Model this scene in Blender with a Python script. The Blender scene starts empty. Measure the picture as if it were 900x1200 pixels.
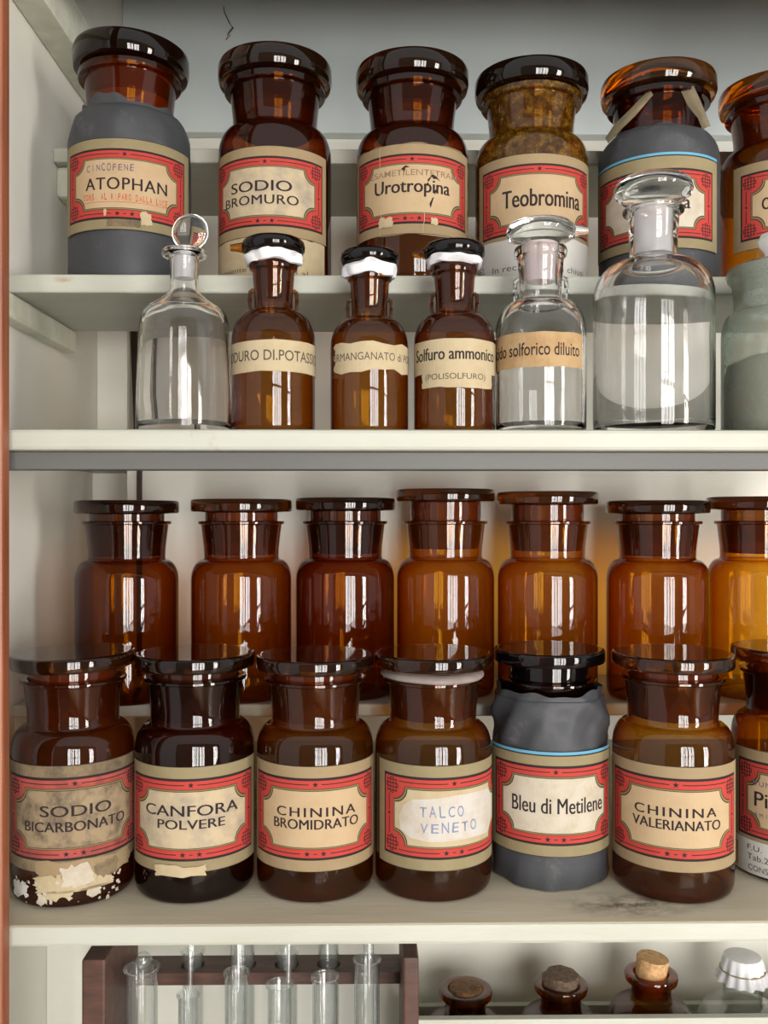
import bpy, bmesh, math, random
from mathutils import Vector, Matrix
random.seed(7)
PI = math.pi
C = bpy.context.scene.collection
SC = bpy.context.scene

# ------------------------------------------------------------------ camera
F = 1080.0                 # focal length in pixels of the 900x1200 frame
CZ = 1.45                  # camera height
cam_d = bpy.data.cameras.new('camera')
cam = bpy.data.objects.new('camera', cam_d)
C.objects.link(cam)
cam.location = (0, 0, CZ)
YAW = math.radians(0.8)     # turned slightly to the right
cam.rotation_euler = (PI / 2, 0, -YAW)
cam_d.sensor_width = 36
cam_d.lens = F / 1200 * 36
cam_d.clip_start = 0.01
SC.camera = cam

# ------------------------------------------------------------------ world, daylight, exposure
W = bpy.data.worlds.new('world')
SC.world = W
W.use_nodes = True
_bg = W.node_tree.nodes['Background']
_tc = W.node_tree.nodes.new('ShaderNodeTexCoord')
_sep = W.node_tree.nodes.new('ShaderNodeSeparateXYZ')
_mr = W.node_tree.nodes.new('ShaderNodeMapRange')
W.node_tree.links.new(_tc.outputs['Generated'], _sep.inputs[0])
W.node_tree.links.new(_sep.outputs['Z'], _mr.inputs[0])
for _i, _v in ((1, -0.35), (2, 0.35), (3, 0.45), (4, 0.55)):     # room ambience: dim from below, light from above
    _mr.inputs[_i].default_value = _v
W.node_tree.links.new(_mr.outputs[0], _bg.inputs[1])
_bg.inputs[0].default_value = (0.97, 0.98, 0.97, 1)
SC.view_settings.view_transform = 'Standard'
SC.view_settings.look = 'None'
SC.view_settings.exposure = 0.55
SC.view_settings.gamma = 1.0
SC.view_settings.use_curve_mapping = False
SC.cycles.use_denoising = True
SC.cycles.max_bounces = 14
SC.cycles.transparent_max_bounces = 40
SC.cycles.transmission_bounces = 12
SC.cycles.glossy_bounces = 5
SC.cycles.diffuse_bounces = 8
SC.cycles.sample_clamp_indirect = 8.0


def area(name, loc, sx, sy, power, col):
    l = bpy.data.lights.new(name, 'AREA')
    l.shape = 'RECTANGLE'
    l.size = sx
    l.size_y = sy
    l.energy = power
    l.color = col
    o = bpy.data.objects.new(name, l)
    C.objects.link(o)
    o.location = loc
    o.rotation_euler = (PI / 2, 0, 0)    # emits along +Y, into the room
    return o


# daylight behind the two tall windows of the wall behind the photographer
WY = -2.2
area('daylight', (0.78, WY - 0.12, CZ - 0.2), 1.36, 2.28, 128, (1.0, 0.97, 0.93))
area('daylight', (3.35, WY - 0.12, CZ - 0.2), 1.0, 2.28, 190, (1.0, 0.97, 0.93))

# ------------------------------------------------------------------ materials
MATS = {}


def srgb(r, g, b):
    def f(c):
        c /= 255.0
        return c / 12.92 if c <= 0.04045 else ((c + 0.055) / 1.055) ** 2.4
    return (f(r), f(g), f(b), 1)


class NT:
    def __init__(self, name):
        self.m = bpy.data.materials.new(name)
        self.m.use_nodes = True
        self.t = self.m.node_tree
        self.t.nodes.clear()
        self.out = self.n('ShaderNodeOutputMaterial')

    def n(self, kind, **kw):
        x = self.t.nodes.new(kind)
        for k, v in kw.items():
            setattr(x, k, v)
        return x

    def l(self, a, b):
        self.t.links.new(a, b)

    def put(self, sock, v):
        if isinstance(v, bpy.types.NodeSocket):
            self.l(v, sock)
        else:
            sock.default_value = v

    def math(self, op, a, b=0.0, clamp=False):
        x = self.n('ShaderNodeMath', operation=op)
        x.use_clamp = clamp
        self.put(x.inputs[0], a)
        self.put(x.inputs[1], b)
        return x.outputs[0]

    def mixc(self, f, a, b):
        x = self.n('ShaderNodeMix', data_type='RGBA')
        self.put(x.inputs[0], f)
        self.put(x.inputs[6], a)
        self.put(x.inputs[7], b)
        return x.outputs[2]

    def mixs(self, f, a, b):
        x = self.n('ShaderNodeMixShader')
        self.put(x.inputs[0], f)
        self.l(a, x.inputs[1])
        self.l(b, x.inputs[2])
        return x.outputs[0]

    def noise(self, scale, detail=4, rough=0.55, vec=None, offset=None, stretch=None):
        tc = self.n('ShaderNodeTexCoord')
        v = tc.outputs['Object']
        if stretch or offset:
            mp = self.n('ShaderNodeMapping')
            self.l(v, mp.inputs[0])
            if stretch:
                mp.inputs['Scale'].default_value = stretch
            if offset:
                mp.inputs['Location'].default_value = offset
            v = mp.outputs[0]
        x = self.n('ShaderNodeTexNoise')
        self.l(v, x.inputs['Vector'])
        x.inputs['Scale'].default_value = scale
        x.inputs['Detail'].default_value = detail
        x.inputs['Roughness'].default_value = rough
        return x.outputs['Fac']

    def ramp(self, f, p0, p1):
        x = self.n('ShaderNodeMapRange')
        self.l(f, x.inputs[0])
        x.inputs[1].default_value = p0
        x.inputs[2].default_value = p1
        return x.outputs[0]

    def bump(self, h, strength, dist=0.001):
        x = self.n('ShaderNodeBump')
        x.inputs['Strength'].default_value = strength
        x.inputs['Distance'].default_value = dist
        self.l(h, x.inputs['Height'])
        return x.outputs[0]

    def done(self, s):
        self.l(s, self.out.inputs[0])
        return self.m


def paint(name, col, col2, scale=9, rough=0.5, amt=0.5, bump=0.15, stretch=(1, 1, 1), fine=140, spots=None, blot=None):
    """painted or bare surface: base colour, blotches of a second colour, fine bump, optional stain spots"""
    k = NT(name)
    p = k.n('ShaderNodeBsdfPrincipled')
    c = k.mixc(k.math('MULTIPLY', k.ramp(k.noise(scale, 6, 0.6, stretch=stretch), 0.38, 0.72), amt, True), col, col2)
    if spots:
        c = k.mixc(k.math('MULTIPLY', k.ramp(k.noise(spots[1], 5, 0.7, offset=(3.1, 1.7, 0.4)), spots[2], spots[3]), spots[4], True), c, spots[0])
    if blot:
        # a dark scuff of its own at one spot of the surface
        tc = k.n('ShaderNodeTexCoord')
        mp = k.n('ShaderNodeMapping')
        mp.inputs['Location'].default_value = [-a * b for a, b in zip(blot[0], blot[1])]
        mp.inputs['Scale'].default_value = blot[1]
        k.l(tc.outputs['Object'], mp.inputs[0])
        ln = k.n('ShaderNodeVectorMath', operation='LENGTH')
        k.l(mp.outputs[0], ln.inputs[0])
        fall = k.math('SUBTRACT', 1.0, ln.outputs['Value'], True)
        nz = k.ramp(k.noise(70, 6, 0.75, offset=(1.3, .2, .7), stretch=(.6, 1, 1)), 0.40, 0.62)
        c = k.mixc(k.math('MULTIPLY', k.math('MULTIPLY', fall, nz), 1.15, True), c, blot[2])
    k.put(p.inputs['Base Color'], c)
    p.inputs['Roughness'].default_value = rough
    p.inputs['Specular IOR Level'].default_value = 0.35
    if bump:
        k.l(k.bump(k.noise(fine, 5, 0.6, stretch=stretch), bump), p.inputs['Normal'])
    return k.done(p.outputs[0])


def wood(name, c1, c2, axis_stretch=(6, 6, 0.5), scale=14, rough=0.5):
    k = NT(name)
    p = k.n('ShaderNodeBsdfPrincipled')
    f = k.noise(scale, 7, 0.65, stretch=axis_stretch)
    k.put(p.inputs['Base Color'], k.mixc(k.ramp(f, 0.3, 0.7), c1, c2))
    p.inputs['Roughness'].default_value = rough
    k.l(k.bump(f, 0.25, 0.001), p.inputs['Normal'])
    return k.done(p.outputs[0])


def shell_glass(name, tint, k0=1.0, diff=0.1, dcol=(0.2, 0.08, 0.02, 1), rough=0.015, mottled=None, trans=0.5, spec=1.05):
    """coloured glass wall: light passes tinted, more so where it runs slantwise through the wall; mirror reflection by Fresnel"""
    k = NT(name)
    lw = k.n('ShaderNodeLayerWeight')
    lw.inputs[0].default_value = 0.5
    facing = lw.outputs['Facing']
    cos = k.math('MAXIMUM', k.math('SUBTRACT', 1.0, facing), 0.22)
    e = k.math('DIVIDE', k0, cos)
    comb = k.n('ShaderNodeCombineColor')
    for i in range(3):
        k.l(k.math('POWER', tint[i], e), comb.inputs[i])
    tr = k.n('ShaderNodeBsdfTransparent')
    k.l(comb.outputs[0], tr.inputs[0])
    df = k.n('ShaderNodeBsdfDiffuse')
    tl = k.n('ShaderNodeBsdfTranslucent')
    dc = dcol
    df_fac = diff
    if mottled:
        m = k.ramp(k.noise(mottled[1], 6, 0.75), 0.42, 0.66)
        dc = k.mixc(m, dcol, mottled[0])
        df_fac = k.math('ADD', diff, k.math('MULTIPLY', m, mottled[2]), True)
    k.put(df.inputs[0], dc)
    k.put(tl.inputs[0], dc)
    body = k.mixs(trans, df.outputs[0], tl.outputs[0])
    base = k.mixs(df_fac, tr.outputs[0], body)
    gl = k.n('ShaderNodeBsdfGlossy')
    gl.inputs['Roughness'].default_value = rough
    fr = k.math('ADD', 0.045 * spec, k.math('MULTIPLY', 0.9 * spec, k.math('POWER', facing, 5.0)))
    return k.done(k.mixs(fr, base, gl.outputs[0]))


def solid_amber(name, col):
    k = NT(name)
    g = k.n('ShaderNodeBsdfRefraction')
    g.inputs['Color'].default_value = col
    g.inputs['Roughness'].default_value = 0.0
    g.inputs['IOR'].default_value = 1.5
    d = k.n('ShaderNodeBsdfDiffuse')
    d.inputs[0].default_value = (col[0] * .5, col[1] * .45, col[2] * .4, 1)
    gl = k.n('ShaderNodeBsdfGlossy')
    gl.inputs['Roughness'].default_value = 0.02
    geo = k.n('ShaderNodeNewGeometry')
    k.l(k.mixc(geo.outputs['Backfacing'], (1, 1, 1, 1), (min(1, col[0] * 1.5), col[1] * 2.1, col[2] * 2.4, 1)), gl.inputs[0])
    fr = k.n('ShaderNodeFresnel')
    fr.inputs[0].default_value = 1.5
    return k.done(k.mixs(fr.outputs[0], k.mixs(0.03, g.outputs[0], d.outputs[0]), gl.outputs[0]))


def clear_glass(name, rough=0.0, col=(1, 1, 1, 1)):
    k = NT(name)
    g = k.n('ShaderNodeBsdfGlass')
    g.inputs['Color'].default_value = col
    g.inputs['Roughness'].default_value = rough
    g.inputs['IOR'].default_value = 1.45
    return k.done(g.outputs[0])


def paper(name, col, stain, amt=0.35, scale=40, rough=0.75, spot=None):
    k = NT(name)
    p = k.n('ShaderNodeBsdfPrincipled')
    f = k.math('MULTIPLY', k.ramp(k.noise(scale, 6, 0.65), 0.42, 0.75), amt, True)
    c = k.mixc(f, col, stain)
    if spot:
        c = k.mixc(k.math('MULTIPLY', k.ramp(k.noise(spot[1], 5, 0.7, offset=(2, 5, 1)), spot[2], spot[2] + 0.1), spot[3], True), c, spot[0])
    k.put(p.inputs['Base Color'], c)
    p.inputs['Roughness'].default_value = rough
    p.inputs['Specular IOR Level'].default_value = 0.2
    return k.done(p.outputs[0])


WHITE = srgb(226, 224, 206)
M_wall = paint('wall_paint', srgb(236, 235, 226), srgb(226, 222, 209), 5, 0.55, 0.6, 0.12)
M_panel = paint('panel_paint', srgb(222, 231, 231), srgb(208, 214, 214), 4, 0.5, 0.6, 0.1)
M_shelf = paint('shelf_paint', srgb(176, 178, 167), srgb(165, 164, 148), 14, 0.42, 0.7, 0.35, (0.5, 2, 2), 120,
                (srgb(150, 128, 100), 16, 0.70, 0.78, 0.5))
M_shelfworn = paint('worn_shelf_paint', srgb(226, 222, 200), srgb(200, 190, 162), 10, 0.45, 0.8, 0.35, (0.5, 2, 2), 120,
                    (srgb(60, 52, 46), 13, 0.66, 0.76, 0.75))
M_chip = paint('chipped_shelf_paint', srgb(176, 178, 167), srgb(165, 164, 148), 14, 0.42, 0.7, 0.35, (0.5, 2, 2), 120,
               (srgb(150, 128, 100), 16, 0.70, 0.78, 0.5), blot=((-0.279, 0.84, 1.661), (90, 60, 260), srgb(150, 96, 66)))
M_dusty = paint('dusty_shelf_top', srgb(204, 196, 174), srgb(180, 170, 146), 9, 0.5, 0.8, 0.3, (0.4, 2.5, 1), 120, (srgb(58, 52, 48), 11, 0.68, 0.78, 0.6), blot=((0.21, 0.745, 1.132), (14, 34, 1), srgb(52, 48, 44)))
M_cleat = paint('cleat_paint', srgb(212, 214, 198), srgb(176, 174, 154), 30, 0.5, 0.7, 0.5, (1, 1, 1), 90)
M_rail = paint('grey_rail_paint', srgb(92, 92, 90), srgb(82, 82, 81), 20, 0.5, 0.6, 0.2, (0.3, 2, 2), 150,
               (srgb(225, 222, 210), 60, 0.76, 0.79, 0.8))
M_post = wood('red_brown_wood', srgb(116, 62, 38), srgb(152, 92, 62), (9, 9, 0.6), 16, 0.45)
M_rack = wood('dark_rack_wood', srgb(52, 34, 28), srgb(92, 60, 48), (1, 5, 5), 20, 0.55)
M_strip = wood('dark_strip_wood', srgb(40, 26, 22), srgb(84, 58, 50), (4, 4, 0.5), 20, 0.55)
M_cork = paint('cork', srgb(200, 160, 112), srgb(130, 92, 60), 260, 0.85, 0.8, 0.6, fine=500)
M_darkcork = paint('dark_cork', srgb(110, 92, 76), srgb(58, 42, 32), 220, 0.85, 0.9, 0.8, fine=400)
M_barkcork = paint('dark_flaky_cork', srgb(120, 84, 46), srgb(44, 28, 18), 240, 0.7, 1.0, 0.9, fine=300)
M_wrap = paint('slate_wrapping_paper', srgb(62, 63, 66), srgb(48, 49, 52), 18, 0.55, 0.6, 0.5, fine=75,
               spots=(srgb(98, 98, 97), 34, 0.60, 0.76, 0.6))
M_tissue = paint('white_tissue', srgb(214, 214, 216), srgb(190, 190, 196), 60, 0.8, 0.6, 0.5, fine=120)
M_tape = paint('old_tape', srgb(150, 136, 108), srgb(112, 98, 74), 60, 0.5, 0.6, 0.3)
M_ring = paint('grey_seal_ring', srgb(150, 138, 132), srgb(120, 106, 100), 80, 0.7, 0.6, 0.4)

# amber family: single-wall tint, strength, dust
A_TINT = (0.77, 0.545, 0.16)
def amber(name, k0, diff=0.16, dcol=srgb(120, 58, 16), **kw):
    return shell_glass(name, A_TINT, k0, diff, dcol, **kw)
AM_light = amber('amber_glass_light', 1.0, 0.11, srgb(150, 84, 22))
AM_mid = amber('amber_glass', 1.25, 0.10, srgb(118, 60, 16))
AM_olive = amber('amber_glass_olive', 1.1, 0.10, srgb(114, 66, 20))
AM_deep = amber('amber_glass_deep', 1.7, 0.10, srgb(86, 40, 12))
AM_dark = amber('amber_glass_dark', 2.2, 0.10, srgb(60, 26, 14))
AM_red = amber('amber_glass_red_brown', 1.4, 0.20, srgb(96, 44, 16))
AM_lid = solid_amber('amber_lid_glass', (0.34, 0.16, 0.038, 1))
AM_lidl = solid_amber('honey_lid_glass', (0.66, 0.38, 0.10, 1))
AM_lidd = solid_amber('amber_lid_glass_dark', (0.20, 0.085, 0.03, 1))
AM_lidk = amber('blackish_lid_glass', 4.5, 0.30, srgb(22, 20, 22))
AM_plug = amber('ground_plug_glass', 1.4, 0.6, srgb(112, 46, 18))
AM_plugd = amber('ground_plug_glass_dark', 1.8, 0.55, srgb(78, 34, 16))
AM_plugo = amber('ground_plug_orange', 1.0, 0.75, srgb(176, 92, 24))
AM_mott = amber('amber_glass_powdered', 1.1, 0.25, srgb(110, 72, 20), mottled=(srgb(176, 132, 40), 130, 0.35))
CL = clear_glass('clear_glass')
CL_tube = shell_glass('tube_glass', (0.95, 0.965, 0.96), 0.6, 0.06, (0.85, 0.87, 0.87, 1), spec=1.8)
CL_ground = shell_glass('ground_clear_glass', (0.94, 0.94, 0.94), 0.8, 0.62, srgb(246, 246, 248), rough=0.2)
CL_pink = shell_glass('ground_pinkish_glass', (0.9, 0.88, 0.88), 1.0, 0.6, srgb(248, 234, 236), rough=0.2)
CL_dust = shell_glass('dusty_glass', (0.80, 0.84, 0.80), 0.8, 0.40, srgb(164, 178, 166), rough=0.25, mottled=(srgb(150, 142, 124), 26, 0.2), trans=.3)

INK = paper('label_ink', srgb(40, 30, 32), srgb(56, 46, 44), 0.4)
RED = paper('label_red', srgb(168, 60, 52), srgb(153, 50, 45), 0.5, 60)
REDD = paper('label_red_soiled', srgb(160, 74, 66), srgb(92, 52, 47), 0.9, 45)
TAN = paper('label_tan_paper', srgb(143, 124, 94), srgb(123, 104, 74), 0.5, 50)
TANO = paper('label_olive_paper', srgb(133, 121, 91), srgb(114, 101, 72), 0.5, 50)
TAND = paper('label_soiled_paper', srgb(122, 106, 82), srgb(64, 54, 44), 0.95, 60)
CREAM = paper('label_cream', srgb(173, 150, 118), srgb(158, 129, 94), 0.5, 40)
CREAMW = paper('label_pale_cream', srgb(180, 171, 155), srgb(151, 136, 108), 0.6, 60)
CREAMS = paper('label_stained_cream', srgb(175, 158, 129), srgb(118, 114, 108), 0.8, 55)
CREAMD = paper('label_soiled_cream', srgb(142, 124, 98), srgb(56, 50, 46), 1.0, 70)
PASTE = paper('pasted_white_paper', srgb(181, 176, 168), srgb(160, 134, 101), 0.75, 36)
WHITEP = paper('white_slip', srgb(185, 183, 178), srgb(173, 168, 160), 0.5, 30)
BUFF = paper('buff_slip', srgb(173, 158, 128), srgb(153, 131, 96), 0.6, 50)
ORANGEP = paper('browned_slip', srgb(166, 139, 102), srgb(141, 106, 66), 0.8, 60)
OLIVE = paper('label_olive_rule', srgb(119, 106, 71), srgb(101, 87, 59), 0.4)
BLUE = paper('label_blue_edge', srgb(94, 150, 175), srgb(76, 126, 160), 0.5)
HANDRED = paper('red_pencil', srgb(176, 64, 40), srgb(170, 84, 56), 0.6, 200)
HANDBLU = paper('violet_pencil', srgb(84, 74, 104), srgb(110, 100, 110), 0.6, 200)
HANDGRY = paper('blue_grey_pencil', srgb(108, 118, 146), srgb(140, 146, 160), 0.6, 200)
GREYINK = paper('faded_stamp_ink', srgb(120, 98, 76), srgb(150, 124, 96), 0.8, 200)
TYPEINK = paper('typewriter_ink', srgb(74, 66, 60), srgb(110, 98, 84), 0.6, 200)


# ------------------------------------------------------------------ mesh helpers
def obj(name, bm, mats, parent=None, smooth=None):
    me = bpy.data.meshes.new(name)
    bm.to_mesh(me)
    bm.free()
    if not isinstance(mats, (list, tuple)):
        mats = [mats]
    for m in mats:
        me.materials.append(m)
    if smooth is not None:
        for p in me.polygons:
            p.use_smooth = True
        me.set_sharp_from_angle(angle=math.radians(smooth))
    o = bpy.data.objects.new(name, me)
    C.objects.link(o)
    if parent:
        o.parent = parent
    return o


def thing(name, label, cat, loc=(0, 0, 0), rotz=0, group=None):
    o = bpy.data.objects.new(name, None)
    C.objects.link(o)
    o.empty_display_size = 0.02
    o.location = loc
    o.rotation_euler = (0, 0, rotz)
    tag(o, label, cat, group)
    return o


def tag(o, label, cat, group=None):
    o['label'] = label
    o['category'] = cat
    if group:
        o['group'] = group
    return o


def struct(o, label=None):
    o['kind'] = 'structure'
    if label:
        o['label'] = label
    return o


def box(bm, x0, x1, y0, y1, z0, z1, bevel=0.0, mat=0):
    b = bmesh.new()
    bmesh.ops.create_cube(b, size=1)
    bmesh.ops.scale(b, vec=(x1 - x0, y1 - y0, z1 - z0), verts=b.verts)
    bmesh.ops.translate(b, vec=((x0 + x1) / 2, (y0 + y1) / 2, (z0 + z1) / 2), verts=b.verts)
    if bevel:
        bmesh.ops.bevel(b, geom=list(b.edges), offset=bevel, segments=2, affect='EDGES', profile=0.5)
    for f in b.faces:
        f.material_index = mat
    merge(bm, b)


def merge(bm, b):
    me = bpy.data.meshes.new('tmp')
    b.to_mesh(me)
    b.free()
    bm.from_mesh(me)
    bpy.data.meshes.remove(me)


def boxbm(*a, **k):
    bm = bmesh.new()
    box(bm, *a, **k)
    return bm


def lathe(bm, prof, seg=80, mat=0, ctr=(0, 0), wob=None):
    """turn a list of (r, z) or (r, z, material) around the z axis"""
    rings = []
    for p in prof:
        r, z = p[0], p[1]
        if r < 1e-6:
            rings.append([bm.verts.new((ctr[0], ctr[1], z))])
        else:
            ring = []
            for i in range(seg):
                a = 2 * PI * i / seg
                rr, zz = (r, z) if wob is None else wob(r, z, a)
                ring.append(bm.verts.new((ctr[0] + rr * math.cos(a), ctr[1] + rr * math.sin(a), zz)))
            rings.append(ring)
    for k in range(len(rings) - 1):
        a, b = rings[k], rings[k + 1]
        m = prof[k + 1][2] if len(prof[k + 1]) > 2 else mat
        for i in range(seg):
            j = (i + 1) % seg
            if len(a) == 1 and len(b) == 1:
                continue
            if len(a) == 1:
                f = bm.faces.new((a[0], b[j], b[i]))
            elif len(b) == 1:
                f = bm.faces.new((a[i], a[j], b[0]))
            else:
                f = bm.faces.new((a[i], a[j], b[j], b[i]))
            f.material_index = m
    return bm


def tube(bm, pts, r, seg=12, cap=True):
    """round bar along points; r a number or a list"""
    rings = []
    n = len(pts)
    pts = [Vector(p) for p in pts]
    for i, p in enumerate(pts):
        d = (pts[min(i + 1, n - 1)] - pts[max(i - 1, 0)]).normalized()
        q = d.to_track_quat('Z', 'Y')
        rr = r[i] if isinstance(r, (list, tuple)) else r
        rings.append([bm.verts.new(p + q @ Vector((rr * math.cos(2 * PI * k / seg), rr * math.sin(2 * PI * k / seg), 0))) for k in range(seg)])
    for a, b in zip(rings, rings[1:]):
        for k in range(seg):
            j = (k + 1) % seg
            bm.faces.new((a[k], a[j], b[j], b[k]))
    if cap:
        bm.faces.new(list(reversed(rings[0])))
        bm.faces.new(rings[-1])


def arc(r0, z0, r1, z1, n=8, convex=True):
    """quarter-ellipse from (r0,z0) to (r1,z1): convex leaves r0 vertically"""
    out = []
    for i in range(n + 1):
        t = PI / 2 * i / n
        if convex:
            out.append((r1 + (r0 - r1) * math.cos(t), z0 + (z1 - z0) * math.sin(t)))
        else:
            out.append((r0 + (r1 - r0) * math.sin(t), z1 + (z0 - z1) * math.cos(t)))
    return out


# ------------------------------------------------------------------ printed labels
_font_cache = {}


def text_mesh(s, bold=0.0, spacing=1.0, shear=0.0):
    key = (s, bold, spacing, shear)
    if key in _font_cache:
        return _font_cache[key]
    cu = bpy.data.curves.new('txt', 'FONT')
    cu.body = s
    cu.size = 1.0
    cu.resolution_u = 4
    cu.offset = bold
    cu.space_character = spacing
    cu.shear = shear
    o = bpy.data.objects.new('txt', cu)
    C.objects.link(o)
    dg = bpy.context.evaluated_depsgraph_get()
    dg.update()
    me = bpy.data.meshes.new_from_object(o.evaluated_get(dg))
    bpy.data.objects.remove(o)
    bpy.data.curves.remove(cu)
    _font_cache[key] = me
    return me


class Label:
    """flat artwork in metres (s to the right, t up), wrapped afterwards on a cylinder"""

    def __init__(self):
        self.bm = bmesh.new()
        self.mats = []

    def mi(self, m):
        if m not in self.mats:
            self.mats.append(m)
        return self.mats.index(m)

    def poly(self, pts, m, layer):
        b = bmesh.new()
        vs = [b.verts.new((p[0], p[1], 0)) for p in pts]
        f = b.faces.new(vs)
        bmesh.ops.triangulate(b, faces=[f])
        for v in b.verts:
            v.co.z = layer
        i = self.mi(m)
        for f in b.faces:
            f.material_index = i
        merge(self.bm, b)

    def rect(self, x0, x1, y0, y1, m, layer):
        self.poly([(x0, y0), (x1, y0), (x1, y1), (x0, y1)], m, layer)

    def star(self, x, y, r, m, layer):
        self.poly([(x + (r if k % 2 == 0 else r * 0.42) * math.sin(PI * k / 5), y + (r if k % 2 == 0 else r * 0.42) * math.cos(PI * k / 5)) for k in range(10)], m, layer)

    def text(self, s, x, y, w, h, m, layer, bold=0.0, spacing=1.0, shear=0.0, tilt=0.0, jitter=0.0):
        if jitter:
            # handwriting: each letter by itself, a little off
            n = len(s)
            rnd = random.Random(sum(map(ord, s)))
            for i, ch in enumerate(s):
                if ch == ' ':
                    continue
                lx = x - w / 2 + w * (i + 0.5) / n
                ww = w / n * (0.10 if ch in 'I.1il' else 0.72)
                hh = h * (0.2 if ch == '.' else 1 + rnd.uniform(-jitter, jitter))
                yy = y + rnd.uniform(-jitter, jitter) * h * 0.4 - (h * 0.4 if ch == '.' else 0)
                self.text(ch, lx, yy + tilt * (lx - x), ww, hh, m, layer, bold, 1.0, shear + rnd.uniform(-.1, .1))
            return
        if bold > 0.009:
            for k in (-1, 0, 1):
                self.text(s, x + k * bold * .018, y, w, h, m, layer + .15 * k, 0.0, spacing, shear, tilt)
            return
        me = text_mesh(s, bold, spacing, shear)
        if not me.vertices:
            return
        xs = [v.co.x for v in me.vertices]
        ys = [v.co.y for v in me.vertices]
        x0, x1, y0, y1 = min(xs), max(xs), min(ys), max(ys)
        b = bmesh.new()
        b.from_mesh(me)
        i = self.mi(m)
        for v in b.verts:
            u = (v.co.x - x0) / max(x1 - x0, 1e-6) - 0.5
            t = (v.co.y - y0) / max(y1 - y0, 1e-6) - 0.5
            v.co = (x + u * w, y + t * h + tilt * u * w, layer)
        for f in b.faces:
            f.material_index = i
        merge(self.bm, b)

    def ragged(self, x0, x1, y0, y1, m, layer, amp=0.002, n=10, sides='tblr', seed=1):
        rnd = random.Random(seed)
        j = lambda on: rnd.uniform(-amp, amp) if on else 0.0
        pts = []
        for k in range(n):
            pts.append((x0 + (x1 - x0) * k / n, y0 + j('b' in sides)))
        for k in range(n):
            pts.append((x1 + j('r' in sides), y0 + (y1 - y0) * k / n))
        for k in range(n):
            pts.append((x1 + (x0 - x1) * k / n, y1 + j('t' in sides)))
        for k in range(n):
            pts.append((x0 + j('l' in sides), y1 + (y0 - y1) * k / n))
        self.poly(pts, m, layer)

    def wrap(self, R, zc, parent, name='label', step=0.0035, lift=0.0004, gap=0.00013, cone=0.0):
        bm = self.bm
        xs = [v.co.x for v in bm.verts]
        x = math.floor(min(xs) / step) * step
        while x < max(xs):
            bmesh.ops.bisect_plane(bm, geom=bm.verts[:] + bm.edges[:] + bm.faces[:], dist=1e-7, plane_co=(x, 0, 0), plane_no=(1, 0, 0))
            x += step
        for v in bm.verts:
            a = v.co.x / R
            r = R + lift + gap * v.co.z + cone * v.co.y
            v.co = (r * math.sin(a), -r * math.cos(a), zc + v.co.y)
        o = obj(name, bm, self.mats, parent)
        return o


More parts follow.
